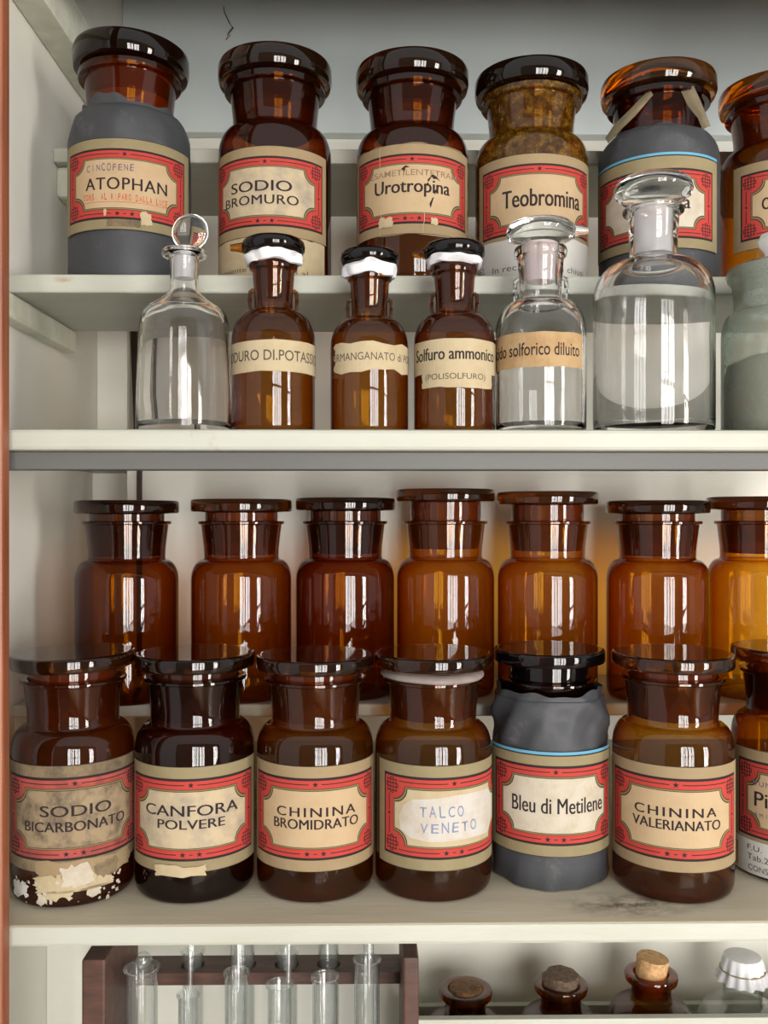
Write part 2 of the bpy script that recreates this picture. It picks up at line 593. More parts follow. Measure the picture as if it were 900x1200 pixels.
def frame_art(L, FW, FH, pap, red, cream, inkm=None, mt=0.0097, mb=0.0095, ml=0.009, mr=0.009, ragged=None, blue=False, full=False):
    """the pharmacy's printed label: paper, black rule, red band with rules, stars and knots, notched cream field"""
    inkm = inkm or INK
    x, y = FW / 2, FH / 2
    if ragged:
        L.ragged(-x - ml, x + mr, -y - mb, y + mt, pap, 0, ragged, 16, 'tblr', seed=int(FW * 1e5) + 3)
    else:
        L.rect(-x - ml, x + mr, -y - mb, y + mt, pap, 0)
    e = 0.0005
    L.rect(-x - ml, x + mr, y + mt - e, y + mt, inkm, 0.6)
    L.rect(-x - ml, x + mr, -y - mb, -y - mb + e, inkm, 0.6)
    if blue:
        L.rect(-x - ml, x + mr, y + mt + 0.0006, y + mt + 0.0030, BLUE, 0.6)
    L.rect(-x, x, -y, y, inkm, 1)
    b = 0.0017
    L.rect(-x + b, x - b, -y + b + 0.0004, y - b - 0.0004, red, 2)
    # notched field
    px, py, nt = FW / 2 * 0.80, FH / 2 * 0.69, 0.0115

    def field(ox, oy, m, lay, nn):
        pts = []
        for sx, sy in ((1, -1), (1, 1), (-1, 1), (-1, -1)):
            for q in range(7):
                a = PI / 2 * q / 6
                # concave corner arc centred on the outer corner
                if sx * sy < 0:
                    dx, dy = nn * math.cos(a), nn * math.sin(a)
                else:
                    dx, dy = nn * math.sin(a), nn * math.cos(a)
                pts.append((sx * (ox - dx), sy * (oy - dy)))
        L.poly(pts, m, lay)
    field(px + 0.0016, py + 0.0016, inkm, 3, nt - 0.0002)
    field(px + 0.0012, py + 0.0012, OLIVE, 4, nt)
    field(px + 0.0001, py + 0.0001, inkm, 5, nt + 0.0003)
    field(px - 0.0003, py - 0.0003, cream, 6, nt + 0.0006)
    # rules in the red band
    my = (y - b + py + 0.0016) / 2
    mx = (x - b + px + 0.0016) / 2
    w = 0.00036
    for sy in (1, -1):
        for x0, x1 in ((0.012 if sy < 0 else 0.005, x * 0.74),):
            L.rect(x0, x1, sy * my - w, sy * my + w, inkm, 3)
            L.rect(-x1, -x0, sy * my - w, sy * my + w, inkm, 3)
    for sx in (1, -1):
        L.rect(sx * mx - w, sx * mx + w, 0.003, y * 0.5, inkm, 3)
        L.rect(sx * mx - w, sx * mx + w, -y * 0.5, -0.003, inkm, 3)
        L.star(sx * mx, 0, 0.0019, inkm, 3)
    L.star(0, my, 0.0026, inkm, 3)
    L.star(-0.0066, -my, 0.0026, inkm, 3)
    L.star(0.0066, -my, 0.0026, inkm, 3)
    L.rect(-0.0014, 0.0014, -my - w, -my + w, inkm, 3)
    # knots
    kx, ky = x - b - 0.0078, y - b - 0.0078
    for sx in (1, -1):
        for sy in (1, -1):
            cx, cy = sx * kx, sy * ky
            for q in range(4):
                d = (q - 1.5) * 0.0030
                ln = 0.0062 if q in (1, 2) else 0.0054
                L.rect(cx + d - w, cx + d + w, cy - ln, cy + ln, inkm, 3)
                L.rect(cx - ln, cx + ln, cy + d - w, cy + d + w, inkm, 3)
            for q in (-1, 1):
                L.rect(cx - 0.0015, cx + 0.0015, cy + q * 0.0062 - w, cy + q * 0.0062 + w, inkm, 3)
                L.rect(cx + q * 0.0062 - w, cx + q * 0.0062 + w, cy - 0.0015, cy + 0.0015, inkm, 3)


# ------------------------------------------------------------------ positions
def X(px, D):
    return D * math.tan(math.atan((px - 450) / F) + YAW)


def Z(py, D):
    return CZ + (600 - py) / F * D


BACK = 1.287            # back of the cabinet
WX = X(148, BACK)       # left side
XR = 0.80               # right side, out of view
H3 = CZ - 0.318         # lower shelf top
RIS = CZ - 0.183        # riser top on it
H2 = CZ + 0.0637        # middle shelf top
H1 = CZ + 0.216         # upper riser shelf top
H0 = CZ + 0.39          # rear riser rail top
H4 = CZ - 0.60          # shelf at the very bottom
TOP = CZ + 0.72

# ------------------------------------------------------------------ setting
FLR = 0.0
struct(obj('floor', boxbm(-1.6, 4.6, -2.5, 1.5, -0.05, FLR), paint('floor_boards', srgb(146, 128, 106), srgb(126, 108, 88), 8, 0.4, 0.7, 0.1, (0.5, 6, 1))), 'brown floor of the room behind the camera')
bm = bmesh.new()
wy0, wy1 = WY - 0.10, WY
z0, z1 = CZ - 1.35, CZ + 0.95
box(bm, -1.6, 0.06, wy0, wy1, 0, 3.0)
box(bm, 1.50, 2.8, wy0, wy1, 0, 3.0)
box(bm, 3.9, 4.6, wy0, wy1, 0, 3.0)
box(bm, 0.06, 1.50, wy0, wy1, 0, z0)
box(bm, 2.8, 3.9, wy0, wy1, 0, z0)
box(bm, 0.06, 1.50, wy0, wy1, z1, 3.0)
box(bm, 2.8, 3.9, wy0, wy1, z1, 3.0)
struct(obj('wall_front', bm, paint('room_wall', srgb(168, 158, 144), srgb(156, 146, 132), 4, 0.7, 0.5, 0.05)), 'plain room wall behind the camera with two tall windows')
M_sash = paint('sash_paint', srgb(120, 96, 74), srgb(96, 74, 56), 9, 0.5, 0.5, 0.1)
for n, (xa, xb, cuts) in enumerate(((0.06, 1.50, (0.42, 0.54, 0.80, 1.16)), (2.8, 3.9, (3.1, 3.35, 3.6))), 1):
    bm = bmesh.new()
    box(bm, xa, xa + 0.06, wy0, wy1, z0, z1)
    box(bm, xb - 0.06, xb, wy0, wy1, z0, z1)
    box(bm, xa, xb, wy0, wy1, z0, z0 + 0.08)
    box(bm, xa, xb, wy0, wy1, z1 - 0.06, z1)
    for c in cuts:
        wd = 0.05 if c == 0.80 else 0.022
        box(bm, c - wd, c + wd, wy0 + 0.02, wy1 - 0.02, z0, z1)
    for q in (-0.52, 0.42):
        box(bm, xa, xb, wy0 + 0.03, wy1 - 0.03, CZ + q - 0.02, CZ + q + 0.02)
    struct(obj('window_%d' % n, bm, M_sash), 'tall window with brown glazing bars behind the camera')

struct(obj('wall_back', boxbm(WX - 0.03, XR, BACK, BACK + 0.02, 0.0, TOP), M_wall), 'pale painted back of the cabinet')
struct(obj('wall_left', boxbm(WX - 0.03, WX, 0.70, BACK, 0.0, TOP), M_wall), 'pale painted left side of the cabinet')
struct(obj('wall_right', boxbm(XR, XR + 0.03, 0.70, BACK, 0.0, TOP), M_wall), 'right side of the cabinet')
struct(obj('ceiling', boxbm(WX - 0.03, XR + 0.03, 0.70, BACK + 0.02, TOP, TOP + 0.03), M_strip), 'top board of the cabinet')
# upper back panel standing a little proud of the back
struct(obj('trim_1', boxbm(WX, XR, BACK - 0.022, BACK - 0.001, Z(156, BACK - 0.022), TOP, bevel=0.002), M_panel), 'blue grey painted upper back panel behind the top jars')
# light batten in the left corner
struct(obj('trim_2', boxbm(WX + .0005, X(149, 1.15), 1.15, 1.16, H2 + .0003, H1 + 0.06), M_wall), 'pale board in the left corner behind the decanter')
bm = boxbm(-0.008, 0.008, -0.004, 0.004, -0.35, 0.35, bevel=0.001)
o = struct(obj('trim_3', bm, M_strip), 'dark brown strip on the back near the left corner')
o.location = (X(160, BACK - 0.006), BACK - 0.006, Z(470, BACK))
o.rotation_euler = (0, math.radians(-1.8), 0)
o.scale = (0.55, 1, 1)
struct(obj('trim_11', boxbm(X(149, 1.035), XR, 1.035, 1.05, RIS - .0125, H2 - .0165), M_wall), 'pale backing board behind the plain amber jars')
struct(obj('trim_12', boxbm(X(160, 1.032), X(166, 1.032), 1.032, 1.0348, RIS - .0125, H2 - .0165), M_strip), 'dark brown strip beside the backing board')
struct(obj('trim_13', boxbm(WX + .0005, XR - .0005, .972, .985, H4 + .0003, H3 - .0162), M_wall), 'pale backing board behind the rack and corked bottles')
struct(obj('trim_14', boxbm(WX + .0005, X(156, 1.13), 1.13, 1.14, H3 + .0003, H2 - .0165), M_wall), 'pale board in the left corner of the middle compartment')
# red-brown face post at the left edge
struct(obj('trim_4', boxbm(X(-70, 0.69), X(12, 0.70), 0.685, 0.70, 0.0, TOP, bevel=0.002), M_post), 'red brown wooden post at the left edge')
struct(obj('shade_rail', boxbm(WX + .034, XR - .001, 0.88, 0.90, CZ + 0.507, TOP - .0005), M_strip), 'added unseen rail that shades the upper back panel')  # added above the view to block window light from the upper back panel
# cleats on the left side
bm = bmesh.new()
box(bm, WX + 0.0004, WX + 0.032, 0.705, 1.24, CZ + 0.485, CZ + 0.53, bevel=0.002)
for v in bm.verts:
    if v.co.x > WX + 0.02:
        v.co.x += random.uniform(-0.002, 0.002)
struct(obj('trim_5', bm, M_cleat), 'rough grey green cleat high on the left side')
struct(obj('trim_6', boxbm(WX, WX + 0.016, 0.705, 1.022, H1 - 0.017 - 0.024, H1 - 0.0172, bevel=0.003), M_cleat), 'pale cleat under the upper riser shelf')
struct(obj('trim_7', boxbm(WX, WX + 0.020, 1.0, 1.17, H0 - 0.0162 - 0.034, H0 - 0.0162, bevel=0.005), M_cleat), 'pale bracket under the rear top rail')


def shelf(name_label, y0, y1, ztop, th, mat, bev=0.002, extra=None):
    bm = bmesh.new()
    nseg = 40
    box(bm, WX + 0.0005, XR - 0.0005, y0, y1, ztop - th, ztop, bevel=bev)
    if extra:
        for f in bm.faces:
            f.normal_update()
            if f.normal.z > 0.9:
                f.material_index = 1
    o = obj('shelf_board', bm, [mat, extra] if extra else mat)
    return tag(o, name_label, 'shelf')


shelf('worn cream shelf board carrying the front labelled jars', 0.7097, BACK - 0.001, H3, 0.0158, M_shelf, 0.003, M_dusty)
shelf('low cream riser shelf under the plain amber jars', 0.878, 1.0345, RIS, 0.012, M_shelf)
s2 = thing('shelf_board', 'thick cream shelf board with a grey rail below, under the dropper bottles', 'shelf', (0, 0, H2))
obj('board', boxbm(WX + 0.0005, XR - 0.0005, 0.7097, BACK - 0.001, -0.0164, 0, bevel=0.003), M_shelf, s2)
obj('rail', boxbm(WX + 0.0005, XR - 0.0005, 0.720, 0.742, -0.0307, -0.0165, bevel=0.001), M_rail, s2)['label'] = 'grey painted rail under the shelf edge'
shelf('cream riser shelf board under the six big top jars', 0.84, 1.022, H1, 0.0168, M_chip)
shelf('narrow cream rail board behind the big top jars', 0.99, 1.17, H0, 0.0157, M_shelf)
shelf('lowest shelf board under the rack and corked bottles', 0.7097, BACK - 0.001, H4, 0.0158, M_shelf)
# supports of the riser shelves, behind the jars
struct(obj('trim_8', boxbm(WX, WX + 0.016, 0.885, 1.034, H3 + 0.0002, RIS - 0.0122), M_cleat), 'end block under the low riser shelf')
struct(obj('trim_9', boxbm(XR - 0.016, XR, 0.885, 1.034, H3 + 0.0002, RIS - 0.0122), M_cleat), 'end block under the low riser shelf')

# ------------------------------------------------------------------ stoppered jars
R0 = 0.05


def jar_body(s, hs=1.0, lip=.043, liph=.0036):
    p = [(0, .004), (.034, .003), (.041, .0003), (.0445, .0), (.0475, .0012), (.0492, .0042), (.05, .009)]
    p += [(.05, .03), (.05, .09), (.05, .117)]
    p += arc(.05, .117, .0385, .1375, 9)[1:]
    p += [(.0375, .1385), (.0371, .1405), (.0375, .150), (.0398, .170), (.0402, .1766 - liph), (lip - .0008, .1768 - liph), (lip, .1776 - liph), (lip, .1758), (lip - .0006, .1764), (.040, .1766),
          (.0372, .1764), (.0366, .1740), (.0350, .155)]
    q = []
    for r, z in p:
        q.append((r * s, z * s * hs))
    return lathe(bmesh.new(), q, 96)


def jar_stopper(s, gap=0.0, hs=1.0, lidR=.0505, th=.0118, groove=False):
    z = .184 + gap
    t = th
    p = [(0, .142 + gap * .5, 1), (.0328, .142 + gap * .5, 1), (.0335, .1435 + gap * .5, 1), (.0362, min(.177, z - .003) + gap * .5, 1), (.0362, z - .0006, 1), (.0372, z, 0)]
    c = .0022 if not groove else .0045
    p += [(lidR - c, z, 0), (lidR - c * .3, z + c * .3, 0), (lidR, z + c, 0), (lidR, z + t - c, 0), (lidR - c * .3, z + t - c * .3, 0), (lidR - c, z + t, 0), (lidR - c * 2, z + t, 0),
          (.03, z + t, 0), (0, z + t, 0)]
    return lathe(bmesh.new(), [(r * s, q * s * hs, m) for r, q, m in p], 96)


def face_cam(px, D):
    return math.atan2(-X(px, D), D)


def make_jar(px, D, zb, R, label, group=None, glass=None, lid=None, plug=None, gap=0.0, hs=1.0, rot=0.0, tilt=0.0, lidR=.0505, th=.0118, big=False):
    s = R / R0
    if big:
        gap, th = gap - .0066, .0195
    t = thing('apothecary_jar', label, 'jar', (X(px, D), D, zb), face_cam(px, D) + math.radians(rot), group)
    obj('body', jar_body(s, hs, *((.0448, .0065) if big else (.043, .0036))), glass or AM_mid, t, 40)
    st = obj('stopper', jar_stopper(s, gap, hs, lidR, th, big), [lid or AM_lid, plug or AM_plug], t, 40)
    if tilt:
        st.rotation_euler = (0, math.radians(tilt), 0)
        st.location = (-math.sin(math.radians(tilt)) * .18 * s, 0, 0.0006)
    return t


def paper_wrap(t, R, z0, z1, neck_r, seed, torn=0.004, shoulder=(.133, .027), puff=0.0, kind=1.0, amp0=1.0):
    """slate paper wrapped round a jar: creased, gathered at the shoulder, torn top edge"""
    rnd = random.Random(seed)
    ph = [rnd.uniform(0, 6.28) for _ in range(12)]

    def wob(r, z, a):
        u = (z - z0) / (z1 - z0)
        crease = 0.0
        for i in range(5):
            crease += (1 - 2 * abs(math.sin(a * (1.5 + i) + ph[i] + z * 70 * math.sin(ph[i + 5])))) / (4 + i * 1.2)
        amp = 0.0009 + 0.0026 * max(0.0, min(1.0, (u - 0.66) / 0.14)) + 0.0012 * max(0.0, 0.2 - u) * 5
        if u > 0.92:
            amp *= 0.6
        rr = r + amp0 * amp * crease
        zz = z
        if u > 0.985:
            zz = z + torn * (math.sin(a * 2 + ph[6]) * .6 + math.sin(a * 5 + ph[7]) * .45 + math.sin(a * 11 + ph[8]) * .3)
        return rr, zz
    prof = [(R * 0.90, z0), (R * 0.985, z0 + .001), (R, z0 + .005)]
    zs, sh = shoulder
    n = 8
    for i in range(1, n + 1):
        prof.append((R + puff * math.sin(PI * i / n), z0 + .005 + (zs - z0 - .005) * i / n))
    for i in range(1, 9):
        a = PI / 2 * i / 8
        prof.append((neck_r + .001 + (R - neck_r - .001) * math.cos(a) ** kind, zs + sh * math.sin(a)))
    for i in range(1, 5):
        prof.append((neck_r + .001 * (1 - i / 4), zs + sh + (z1 - zs - sh) * i / 4))
    o = obj('paper_wrap', lathe(bmesh.new(), prof, 120, wob=wob), M_wrap, t, 35)
    o['label'] = 'slate grey wrapping paper'
    return o


# --- top row, six big jars on the upper riser shelf
RT, DT, FWT, FHT, ZT = 0.0555, 0.9155, 0.123, 0.0655, 0.083
HS = (1.075, 1.02, 1.0, .965, .965, .96)
GT = 'big labelled jars on the top riser shelf'
EX = H1

t = make_jar(153, DT, EX, RT, big=True, tilt=2.0, hs=1.085, label='big jar in slate paper labelled ATOPHAN, leftmost of the top row', group=GT, glass=AM_mid, lid=AM_lidd, plug=AM_plugo, rot=-5)
paper_wrap(t, RT + .0035, 0.001, .175, .0455, 3, 0.006, shoulder=(.142, .026), kind=.9)
L = Label()
frame_art(L, FWT + .004, FHT, TANO, RED, CREAM)
L.text('CINCOFENE', -.014, .0150, .046, .0064, HANDBLU, 7, 0.004, jitter=.15, tilt=.03)
L.text('ATOPHAN', .001, .0, .077, .0112, INK, 7, 0.012, 1.1)
L.text('CONS. AL RIPARO DALLA LUCE', .0, -.0125, .081, .0058, HANDRED, 7, 0.008, jitter=.12, tilt=-.02)
L.rect(-.042, .040, -.0172, -.0168, HANDRED, 7)
L.ragged(.014, .024, -.036, -.025, BUFF, 7, .0012, 6, seed=4)
L.ragged(-.016, .014, -.040, -.033, TAND, 7, .0008, 6, seed=5)
L.ragged(-.019, -.0165, -.030, -.024, BUFF, 7, .0008, 4, seed=6)
L.wrap(RT + .0048, ZT + .0045, t)

t = make_jar(322.5, DT, EX, RT, big=True, hs=1.03, label='big amber jar labelled SODIO BROMURO with a buff slip below', group=GT, glass=AM_deep, lid=AM_lid, plug=AM_plug, rot=-10)
L = Label()
frame_art(L, FWT, FHT, TAN, RED, CREAMS, mr=.007)
L.text('SODIO', -.005, .0050, .060, .0100, INK, 7, 0.012)
L.text('BROMURO', -.006, -.0078, .075, .0088, INK, 7, 0.0095, 1.05)
L.wrap(RT, ZT, t)
L = Label()
L.ragged(-.075, .066, -.019, .019, BUFF, 0, .0012, 14, 't', seed=8)
L.text('recipiente', -.040, -.0115, .044, .006, TYPEINK, 1)
L.text('e al', .034, -.0135, .016, .0055, TYPEINK, 1)
o = L.wrap(RT, .0218, t, 'slip', lift=.0002)
o['label'] = 'buff typed slip below the label'

t = make_jar(483, DT, EX, RT, big=True, hs=1.012, label='big amber jar labelled Urotropina with cracked patched label', group=GT, glass=AM_deep, lid=AM_lid, plug=AM_plug, rot=0)
L = Label()
frame_art(L, FWT + .005, FHT, TAN, RED, CREAM, ragged=.0012)
L.text('ESAMETILENTETRAM', .002, .0150, .088, .0058, GREYINK, 7, 0.004)
L.text('Urotropina', .0, .0005, .074, .0165, INK, 7, 0.02)
for (x, y, pts) in ((.014, .008, [(0, 0), (.005, .006), (.009, .004), (.013, .0), (.009, .002), (.006, .0015), (.004, .0035), (.001, -.002)]), (-.010, .0185, [(0, 0), (.004, .003), (.008, .0012), (.004, .0008), (.003, -.003)]),
                    (.016, -.014, [(0, 0), (.003, .006), (.0045, .0065), (.0032, .003), (.0012, -.004)]), (.020, -.003, [(0, 0), (.003, .004), (.0052, .0045), (.003, .001), (.0008, -.002)]),
                    (.0125, .004, [(0, 0), (.0022, .002), (.003, .0005), (.0012, -.002)])):
    L.poly([(x + a, y + b) for a, b in pts], INK, 8)
for x in (-.031, .010):
    pts = []
    q = random.Random(int(x * 1e4))
    ys = [FHT / 2 + .009 - i * (FHT + .018) / 14 for i in range(15)]
    xx = [x + q.uniform(-.0012, .0012) for _ in ys]
    if x > 0:
        ys, xx = ys[8:], xx[8:]
    pts = [(a, b) for a, b in zip(xx, ys)] + [(a + .0005, b) for a, b in reversed(list(zip(xx, ys)))]
    L.poly(pts, BUFF, 8)
L.ragged(-.032, -.018, -.035, -.026, BUFF, 9, .0011, 6, seed=11)
L.ragged(.018, .024, -.033, -.027, BUFF, 9, .0008, 6, seed=12)
L.wrap(RT, ZT + .003, t)

t = make_jar(622.5, DT, EX, RT, big=True, hs=.98, label='big powder-coated amber jar labelled Teobromina with a white slip', group=GT, glass=AM_mott, lid=AM_lidd, plug=AM_plug, rot=8)
L = Label()
frame_art(L, FWT, FHT, TAN, RED, CREAM, ml=.008)
L.text('Teobromina', .004, .0008, .078, .0165, INK, 7, 0.02)
L.wrap(RT, ZT - .0055, t)
L = Label()
L.ragged(-.078, .068, -.020, .019, WHITEP, 0, .0008, 14, 't', seed=9)
L.text('In rec.', -.033, -.0085, .028, .0058, TYPEINK, 1)
L.text('in chiusi', .034, -.0105, .034, .0058, TYPEINK, 1)
L.text('Tab.2.', -.066, -.006, .016, .006, TYPEINK, 1)
L.text('CONS.', -.066, -.015, .016, .005, TYPEINK, 1)
o = L.wrap(RT, .0225, t, 'slip', lift=.0006)
o['label'] = 'white typed slip below the label'

t = make_jar(771, DT, EX, RT, big=True, hs=.975, label='big jar in slate paper with a blue line, behind the large clear bottle', group=GT, glass=AM_dark, lid=AM_lidl, plug=AM_plug, rot=-5)
paper_wrap(t, RT + .0028, 0.001, .154, .0440, 8, 0.002, shoulder=(.128, .024), kind=.9)
L = Label()
frame_art(L, FWT + .003, FHT, TANO, RED, CREAMW, blue=True, mt=.012)
L.text('a', .0315, -.001, .0065, .0085, INK, 7, 0.02)
L.wrap(RT + .0036, ZT - .0105, t)
for sgn, pts, w in ((1, [(-.046, -.0295, .150), (-.036, -.036, .158), (-.018, -.0425, .170), (-.002, -.0455, .184)], .0038),
                    (2, [(.030, -.036, .186), (.036, -.034, .172), (.043, -.0300, .160), (.047, -.026, .150)], .0048)):
    bm = bmesh.new()
    vs = []
    rr = random.Random(sgn)
    for i, p in enumerate(pts):
        ww = w * rr.uniform(.8, 1.25)
        for k, (dz, dy) in enumerate(((ww, 0), (0, -.001), (-ww, 0))):
            vs.append(bm.verts.new((p[0] + dz * (.45 if sgn == 1 else .95) * (-1 if sgn == 1 else 1), p[1] + dy, p[2] + dz * (.9 if sgn == 1 else .3))))
    for i in range(len(pts) - 1):
        for k in range(2):
            a = i * 3 + k
            bm.faces.new((vs[a], vs[a + 1], vs[a + 4], vs[a + 3]))
    bmesh.ops.solidify(bm, geom=bm.faces[:], thickness=.0005)
    bmesh.ops.subdivide_edges(bm, edges=bm.edges[:], cuts=2, use_grid_fill=True)
    obj('tape', bm, M_tape, t, 60)['label'] = 'loose brown paper tape'

t = make_jar(910, .935, EX, RT, big=True, hs=.98, label='big amber jar cut off by the right edge of the top row', group=GT, glass=AM_mid, lid=AM_lidl, plug=AM_plug, rot=28)
L = Label()
frame_art(L, FWT, FHT, TAN, RED, CREAM)
L.text('Ca', -.0345, .0, .0105, .0115, INK, 7, 0.02)
L.wrap(RT, ZT, t)

# --- plain amber jars on the low riser
G3 = 'plain amber jars on the low riser'
D3 = 0.94
for px, d, glass, lid, gap, lab in (
        (149, .915, AM_deep, AM_lidd, .000, 'plain dark amber jar leftmost on the low riser, by the dark strip'),
        (283, .925, AM_mid, AM_lid, .0015, 'plain amber jar with rounded light lid, second from the left'),
        (404.5, .935, AM_deep, AM_lidd, .003, 'plain dark amber jar with black lid, third from the left'),
        (522, .94, AM_light, AM_lid, .012, 'plain golden amber jar whose stopper sits highest'),
        (641.5, .925, AM_light, AM_lid, .009, 'plain golden amber jar behind the paper-wrapped Bleu di Metilene jar'),
        (770.5, .915, AM_mid, AM_lidd, .000, 'plain amber jar behind the CHININA VALERIANATO jar'),
        (889, .925, AM_mid, AM_lidd, .004, 'plain golden amber jar cut off at the right edge')):
    make_jar(px, d, RIS, .0497, lab, G3, glass, lid, AM_plug if glass is not AM_deep else AM_plugd, gap, hs=.992, th=.0130)

# --- front labelled jars
G4 = 'labelled amber jars on the lower shelf'
D4, FW4, FH4, Z4 = .80, .123, .0665, .0694

t = make_jar(86.5, .79, H3, .0505, 'front amber jar with soiled SODIO BICARBONATO label and torn paper', G4, AM_red, AM_lid, AM_plug, gap=.001, rot=1, tilt=-1)
L = Label()
frame_art(L, FW4 + .006, FH4, TAND, REDD, CREAMD, ml=.012, mr=.012)
L.text('SODIO', .001, .0065, .056, .0088, INK, 7, 0.012)
L.text('BICARBONATO', .001, -.0060, .084, .0080, INK, 7, 0.013)
L.wrap(.0505, Z4 + .003, t)
L = Label()
rnd = random.Random(5)
for (x0, x1, y0, y1, m, am) in ((-.030, .052, -.006, .009, TAN, .0022), (-.032, .030, -.016, -.004, BUFF, .003), (-.024, -.002, -.021, -.008, BUFF, .0025), (-.058, -.040, -.022, -.010, WHITEP, .0022), (-.010, .012, -.012, .004, CREAMW, .0025),
                               (.016, .036, -.008, .004, TAND, .002), (.010, .020, -.022, -.014, CREAMW, .0015), (-.030, -.022, -.026, -.018, CREAMW, .0016), (.028, .032, -.015, -.011, CREAMW, .001)):
    L.ragged(x0, x1, y0, y1, m, rnd.uniform(0, 3), am, 9, seed=int(rnd.random() * 999))
for i in range(40):
    x, y, q = rnd.uniform(-.058, .04), rnd.uniform(-.027, -.008), rnd.uniform(.0004, .0016)
    L.ragged(x - q, x + q, y - q, y + q, CREAMW, 3, q * .6, 2, seed=i)
o = L.wrap(.0505, .030, t, 'torn_paper', lift=.0003)
o['label'] = 'cream scraps of a torn slip'

t = make_jar(229, .796, H3, .0505, 'front dark jar labelled CANFORA POLVERE', G4, AM_dark, AM_lidd, AM_plugd, rot=-4)
L = Label()
frame_art(L, FW4, FH4, TANO, RED, CREAMS)
L.text('CANFORA', .0, .0075, .080, .0088, INK, 7, 0.012)
L.text('POLVERE', .0, -.0035, .055, .0075, INK, 7, 0.013)
L.ragged(-.030, .012, -.0455, -.037, BUFF, 7, .0012, 7, seed=21)
L.wrap(.0505, Z4, t)

t = make_jar(369.5, .796, H3, .05, 'front amber jar labelled CHININA BROMIDRATO', G4, AM_olive, AM_lid, AM_plug, rot=0)
L = Label()
frame_art(L, FW4, FH4, TAN, RED, CREAM)
L.text('CHININA', .001, .0058, .067, .0076, INK, 7, 0.013, 1.25)
L.text('BROMIDRATO', .001, -.0040, .073, .0080, INK, 7, 0.013)
L.wrap(.05, Z4, t)

t = make_jar(507.5, .796, H3, .05, 'front amber jar with a pasted handwritten TALCO VENETO label and grey ring', G4, AM_olive, AM_lid, AM_plug, gap=.0015, rot=20)
L = Label()
frame_art(L, FW4 + .004, FH4, TANO, RED, BUFF)
rq = random.Random(31)
L.poly([(x + rq.uniform(-.0007, .0007), y + rq.uniform(-.0007, .0007)) for x, y in ((-.044, -.010), (-.036, -.0165), (-.02, -.018), (0, -.0185), (.02, -.018), (.036, -.018), (.044, -.010), (.046, 0), (.045, .012), (.036, .0185), (.02, .0190), (0, .018), (-.02, .0165), (-.034, .0150), (-.043, .0085), (-.046, 0))], PASTE, 7)
L.text('TALCO', -.010, .0055, .038, .0085, HANDGRY, 8, 0.004, jitter=.12)
L.text('VENETO', -.0035, -.0075, .050, .0085, HANDGRY, 8, 0.004, jitter=.12)
L.wrap(.05, Z4, t)
bm = bmesh.new()
rq = random.Random(3)
lathe(bm, [(.0365, .1770), (.0430, .1768), (.0447, .1785), (.0440, .1805), (.040, .1830), (.0368, .1835), (.0365, .1770)], 64,
      wob=lambda r, z, a: (r + .0006 * math.sin(3 * a) + .0004 * math.sin(7 * a + 1), z + .0006 * math.sin(2 * a + 1)))
obj('seal_ring', bm, M_ring, t, 40)['label'] = 'grey seal ring under the lid'

t = make_jar(643.5, .818, H3, .0484, 'front jar wrapped in slate paper labelled Bleu di Metilene', G4, AM_dark, AM_lidk, AM_lidk, gap=.008, rot=6, hs=1.0)
paper_wrap(t, .0512, 0.0003, .164, .0462, 12, 0.0028, shoulder=(.118, .040), puff=.0004, kind=.8, amp0=2.4)
L = Label()
frame_art(L, FW4 - .003, FH4, TANO, RED, CREAMW, blue=True, mt=.0085)
L.text('Bleu di Metilene', .0035, .0, .082, .0130, INK, 7, 0.011)
L.wrap(.0526, .0730, t)

t = make_jar(788, .79, H3, .0505, 'front amber jar labelled CHININA VALERIANATO', G4, AM_olive, AM_lid, AM_plug, rot=3)
L = Label()
frame_art(L, FW4, FH4, TAN, RED, CREAM)
L.text('CHININA', .0, .0058, .067, .0076, INK, 7, 0.013, 1.25)
L.text('VALERIANATO', .001, -.0045, .073, .0080, INK, 7, 0.013)
L.wrap(.0505, Z4, t)

t = make_jar(927, .82, H3, .0505, 'front amber jar at the right edge with a white slip below its label', G4, AM_deep, AM_lid, AM_plug, rot=14)
L = Label()
frame_art(L, FW4, FH4, TAN, RED, CREAM)
L.text('Pi', -.0365, .001, .0115, .0125, INK, 7, 0.012)
L.text('EUN', -.036, .0145, .018, .004, HANDBLU, 7, jitter=.15)
L.text('AMI', -.036, -.0125, .014, .004, HANDBLU, 7, jitter=.15)
L.wrap(.0505, Z4, t)
L = Label()
L.rect(-.072, .050, -.0145, .0145, WHITEP, 0)
L.rect(-.072, -.062, -.0125, .0085, ORANGEP, 1)
L.text('F.U.', -.043, .008, .014, .0045, TYPEINK, 1)
L.text('Tab.2', -.040, .0, .020, .0052, TYPEINK, 1)
L.text('CONS.', -.039, -.009, .020, .005, TYPEINK, 1)
o = L.wrap(.0505, .0185, t, 'slip', lift=.0006)
o['label'] = 'white typed slip'

# ------------------------------------------------------------------ bottles on the middle shelf
D2 = 0.765
U = D2 / F
YB = 600 - (H2 - CZ) / U        # base line in pixels


def px_prof(pts, s=1.0):
    return [(r * U * s, (YB - y) * U * s) + tuple(m) for r, y, *m in pts]


def spout(bm, r0, z, length, ang, r1=.004):
    c, s_ = math.cos(ang), math.sin(ang)
    pts = [(r0 * c, r0 * s_, z), ((r0 + length * .5) * c, (r0 + length * .5) * s_, z), ((r0 + length) * c, (r0 + length) * s_, z - .0005)]
    tube(bm, pts, [r1 * 1.35, r1, r1 * .72], 16)


